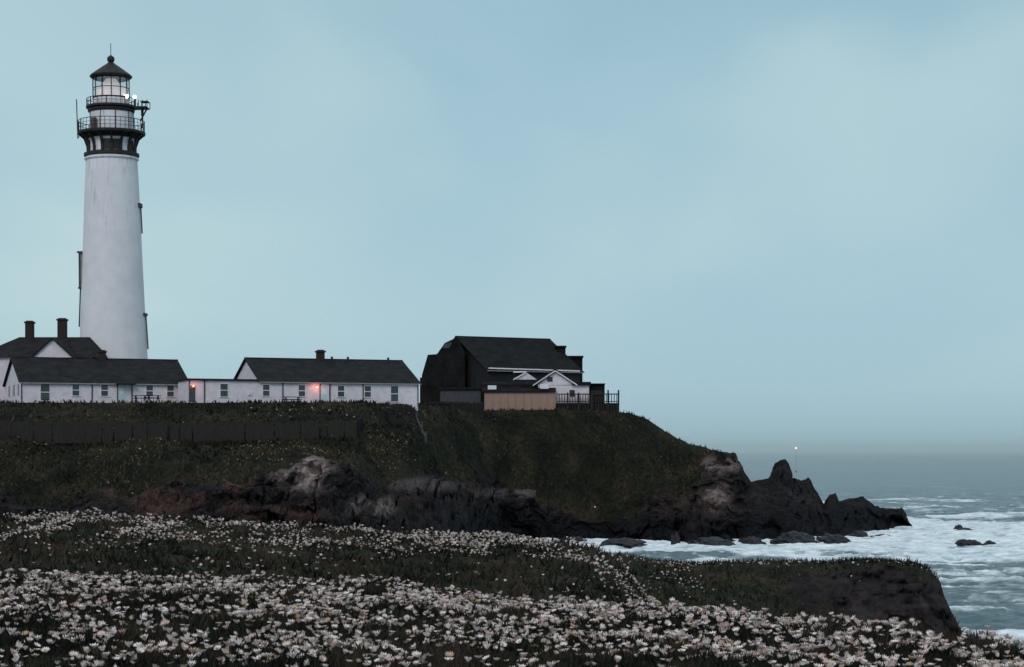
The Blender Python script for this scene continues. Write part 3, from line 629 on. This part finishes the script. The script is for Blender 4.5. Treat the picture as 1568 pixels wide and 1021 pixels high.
strip((816,588.5),(850,566),2.6,288.6,288.9); strip((850,566),(884,588),2.6,288.6,288.9); strip((748,562.5),(888,567),1.8,294.4,294.7); strip((786,568.5),(806,568),2,291,291.2); strip((786,580),(806,569),2,291,291.2)
b.obj('bargeboards',M['trim'],FS)
b=MB(); prism(b,[(788,581),(806,570),(822,581)],291.3,.1); b.obj('small_gable',M['white'],FS)
b=MB(); strip((815,587.5),(850,564.2),1.7,288.5,296); strip((850,564.2),(885,587),1.7,288.5,296); wbox(b,876,905,584.5,589.6,288.7,6)
b.obj('annex_roof',M['roof2'],FS)
b=MB(); wbox(b,747,760,590,596,287.5,.15); wbox(b,827,840,588,595,287.3,.15); b.obj('skylights',M['skylight'],FS)
b=MB(); wbox(b,838,846,577,584,289.1,.15); wbox(b,872,880,597,607,289.1,.15); b.obj('annex_windows',M['dglass'],FS)
b=MB()
for u in range(856,948,4): wbox(b,u,u+1.1,604 if u<925 else 602,636,288-(u%2)*.05,.12)
wbox(b,853,948,602.5,604,287.9,.25); wbox(b,853,948,614,615.2,287.85,.08); wbox(b,906,921,598,612,288.3,1.0)
for u in (868,885,905,930,946): wbox(b,u,u+2.4,597 if u>900 else 601,636,287.8,.25)
b.obj('deck_railing',M['wood'],FS)
b=MB(); wbox(b,852,946,617,636,288.6,6); b.obj('deck',M['wood'],FS)
# ------------------------------------------------------------ fences
def fence(name,pts,hm,step=.17,m=None,gap=.1):
    b=MB()
    for (ua,va,da),(ub,vb,db) in zip(pts[:-1],pts[1:]):
        A=W(ua,va,da);B=W(ub,vb,db); n=max(1,int((B-A).length/step))
        for i in range(n):
            if random.random()<gap*.6: continue
            p=A.lerp(B,i/n); h=hm*(1+random.uniform(-.10,.06)+.05*math.sin(p.x*.5)); w=step*.46
            dx=random.uniform(-.03,.03)
            b.box(p.x-w,p.x+w,p.y-.02+dx*.5,p.y+.02+dx*.5,p.z-.8,p.z+h)
            if i%15==0: b.box(p.x-.08,p.x+.08,p.y+.045,p.y+.2,p.z-.8,p.z+h+.15)
        for zz in (.35,.85):
            q=Vector((0,.1,hm*zz)); b.beam(A+q,B+q,.05,4)
    b.obj(name,m or M['wood'])
fence('wooden_fence',[(-340,668,234),(-60,668,234),(60,668,234.5),(250,669,235),(420,668,236),(545,667,237)],1.75)
fence('wooden_fence',[(545,664,237),(556,655,243)],1.6)
fence('wooden_fence',[(556,642,250),(600,643,253),(636,646,257)],1.9)
fence('wooden_fence',[(640,634,268),(690,632,282),(740,632,290)],1.5)
b=MB()
b.beam(W(638,640,257),W(653,672,250),.11,6); b.beam(W(640,650,256),W(622,668,246),.09,6)
for u,v,d in ((638,640,257),(646,655,253),(652,670,250)): b.beam(W(u,v-10,d),W(u,v+8,d),.1,6)
b.obj('stair_handrail',M['greywood'])
def table(u,v,d,rz=.35):
    e=empty('picnic_table',W(u,v,d),rz=rz); b=MB()
    b.box(-1.1,1.1,-.4,.4,.72,.79); b.box(-1.1,1.1,-.85,-.58,.42,.48); b.box(-1.1,1.1,.58,.85,.42,.48); b.obj('top_and_benches',M['wood'],e)
    b=MB()
    for x in (-.8,.8):
        b.beam((x,-.7,0),(x,-.25,.72),.06,4); b.beam((x,.7,0),(x,.25,.72),.06,4); b.box(x-.04,x+.04,-.8,.8,.35,.42)
    b.obj('legs',M['wood'],e)
table(232,615,244); table(447,617,246); table(218,615,245.5)
cl_=empty('marker_lamp',W(911,777,280.)); b=MB(); b.beam((0,0,-1.5),(0,0,0),.06,5); b.obj('post',M['black'],cl_); ball('bulb',(0,0,.1),.09,M['lens'],cl_)
bo=empty('channel_buoy',(W(1219,686,1200).x,1200,0)); b=MB(); b.lathe([(.5,-.5),(.6,.3),(.3,.8),(.05,1.4),(.04,14.3)],8); b.obj('float_and_mast',M['greywood'],bo); ball('light',(0,0,14.6),.5,M['orange'],bo)
# ------------------------------------------------------------ world, light, camera
w=bpy.data.worlds.new('World'); scene.world=w; w.use_nodes=True; N=w.node_tree.nodes; L=w.node_tree.links
bg=N['Background']; tc=N.new('ShaderNodeTexCoord'); sp=N.new('ShaderNodeSeparateXYZ'); L.new(tc.outputs['Generated'],sp.inputs[0])
mr=N.new('ShaderNodeMapRange'); mr.inputs[1].default_value=-.02; mr.inputs[2].default_value=.30; L.new(sp.outputs['Z'],mr.inputs[0])
r=N.new('ShaderNodeValToRGB')
els=[(0,(.29,.45,.53)),(.0625,(.33,.50,.58)),(.16,(.375,.56,.64)),(.35,(.38,.57,.665)),(.6,(.345,.54,.645)),(.8,(.31,.505,.61)),(1,(.52,.63,.71))]
while len(r.color_ramp.elements)<len(els): r.color_ramp.elements.new(.5)
for e_,(p,c) in zip(r.color_ramp.elements,els): e_.position=p; e_.color=(*c,1)
L.new(mr.outputs[0],r.inputs[0])
mp=N.new('ShaderNodeMapping'); mp.inputs['Scale'].default_value=(5,5,8); mp.inputs['Location'].default_value=(3.1,.9,5.2); L.new(tc.outputs['Generated'],mp.inputs[0])
no=N.new('ShaderNodeTexNoise'); no.inputs['Scale'].default_value=1; no.inputs['Detail'].default_value=3; no.inputs['Roughness'].default_value=.4; no.inputs['Distortion'].default_value=.3; L.new(mp.outputs[0],no.inputs['Vector'])
r2=N.new('ShaderNodeValToRGB'); r2.color_ramp.interpolation='EASE'; r2.color_ramp.elements[0].position=.36; r2.color_ramp.elements[0].color=(0,0,0,1); r2.color_ramp.elements[1].position=.72; r2.color_ramp.elements[1].color=(.75,.75,.75,1); L.new(no.outputs['Fac'],r2.inputs[0])
mh=N.new('ShaderNodeMapRange'); mh.inputs[1].default_value=.01; mh.inputs[2].default_value=.07; L.new(sp.outputs['Z'],mh.inputs[0])
ml=N.new('ShaderNodeMapRange'); ml.inputs[1].default_value=.05; ml.inputs[2].default_value=-.2; ml.inputs[3].default_value=0; ml.inputs[4].default_value=1; L.new(sp.outputs['X'],ml.inputs[0])
mv=N.new('ShaderNodeMapRange'); mv.inputs[1].default_value=.16; mv.inputs[2].default_value=.07; mv.inputs[3].default_value=-.12; mv.inputs[4].default_value=.7; L.new(sp.outputs['Z'],mv.inputs[0])
mm=N.new('ShaderNodeMath'); mm.operation='MULTIPLY'; L.new(ml.outputs[0],mm.inputs[0]); L.new(mv.outputs[0],mm.inputs[1])
ad=N.new('ShaderNodeMath'); L.new(r2.outputs[0],ad.inputs[0]); L.new(mm.outputs[0],ad.inputs[1])
mu=N.new('ShaderNodeMath'); mu.operation='MULTIPLY'; mu.use_clamp=True; L.new(ad.outputs[0],mu.inputs[0]); L.new(mh.outputs[0],mu.inputs[1])
mx=N.new('ShaderNodeMixRGB'); mx.inputs[2].default_value=(.50,.675,.71,1); L.new(mu.outputs[0],mx.inputs[0]); L.new(r.outputs[0],mx.inputs[1])
sk=N.new('ShaderNodeTexSky'); sk.sky_type='NISHITA'; sk.sun_disc=False; sk.sun_elevation=math.radians(35); sk.sun_rotation=math.radians(200)
sv=N.new('ShaderNodeVectorMath'); sv.operation='SCALE'; sv.inputs['Scale'].default_value=.07; L.new(sk.outputs[0],sv.inputs[0])
m2=N.new('ShaderNodeMixRGB'); m2.inputs[0].default_value=.03; L.new(mx.outputs[0],m2.inputs[1]); L.new(sv.outputs[0],m2.inputs[2])
L.new(m2.outputs[0],bg.inputs[0]); bg.inputs[1].default_value=1.0
sl=bpy.data.lights.new('sun','SUN'); sl.energy=1.0; sl.angle=math.radians(25); sl.color=(1,.90,.90); so=bpy.data.objects.new('sun',sl); link(so)
az=math.radians(200); el=math.radians(35); dirv=Vector((math.sin(az)*math.cos(el),math.cos(az)*math.cos(el),math.sin(el))); so.rotation_euler=dirv.to_track_quat('Z','Y').to_euler()
cam=bpy.data.cameras.new('camera'); co=bpy.data.objects.new('camera',cam); link(co); co.location=(0,0,H); co.rotation_euler=(math.pi/2,0,0)
cam.lens=70; cam.sensor_width=36; cam.sensor_fit='HORIZONTAL'; cam.shift_y=(690-510.5)/1568; cam.clip_start=.1; cam.clip_end=100000
scene.camera=co
scene.view_settings.view_transform='Standard'; scene.view_settings.look='None'; scene.view_settings.exposure=0
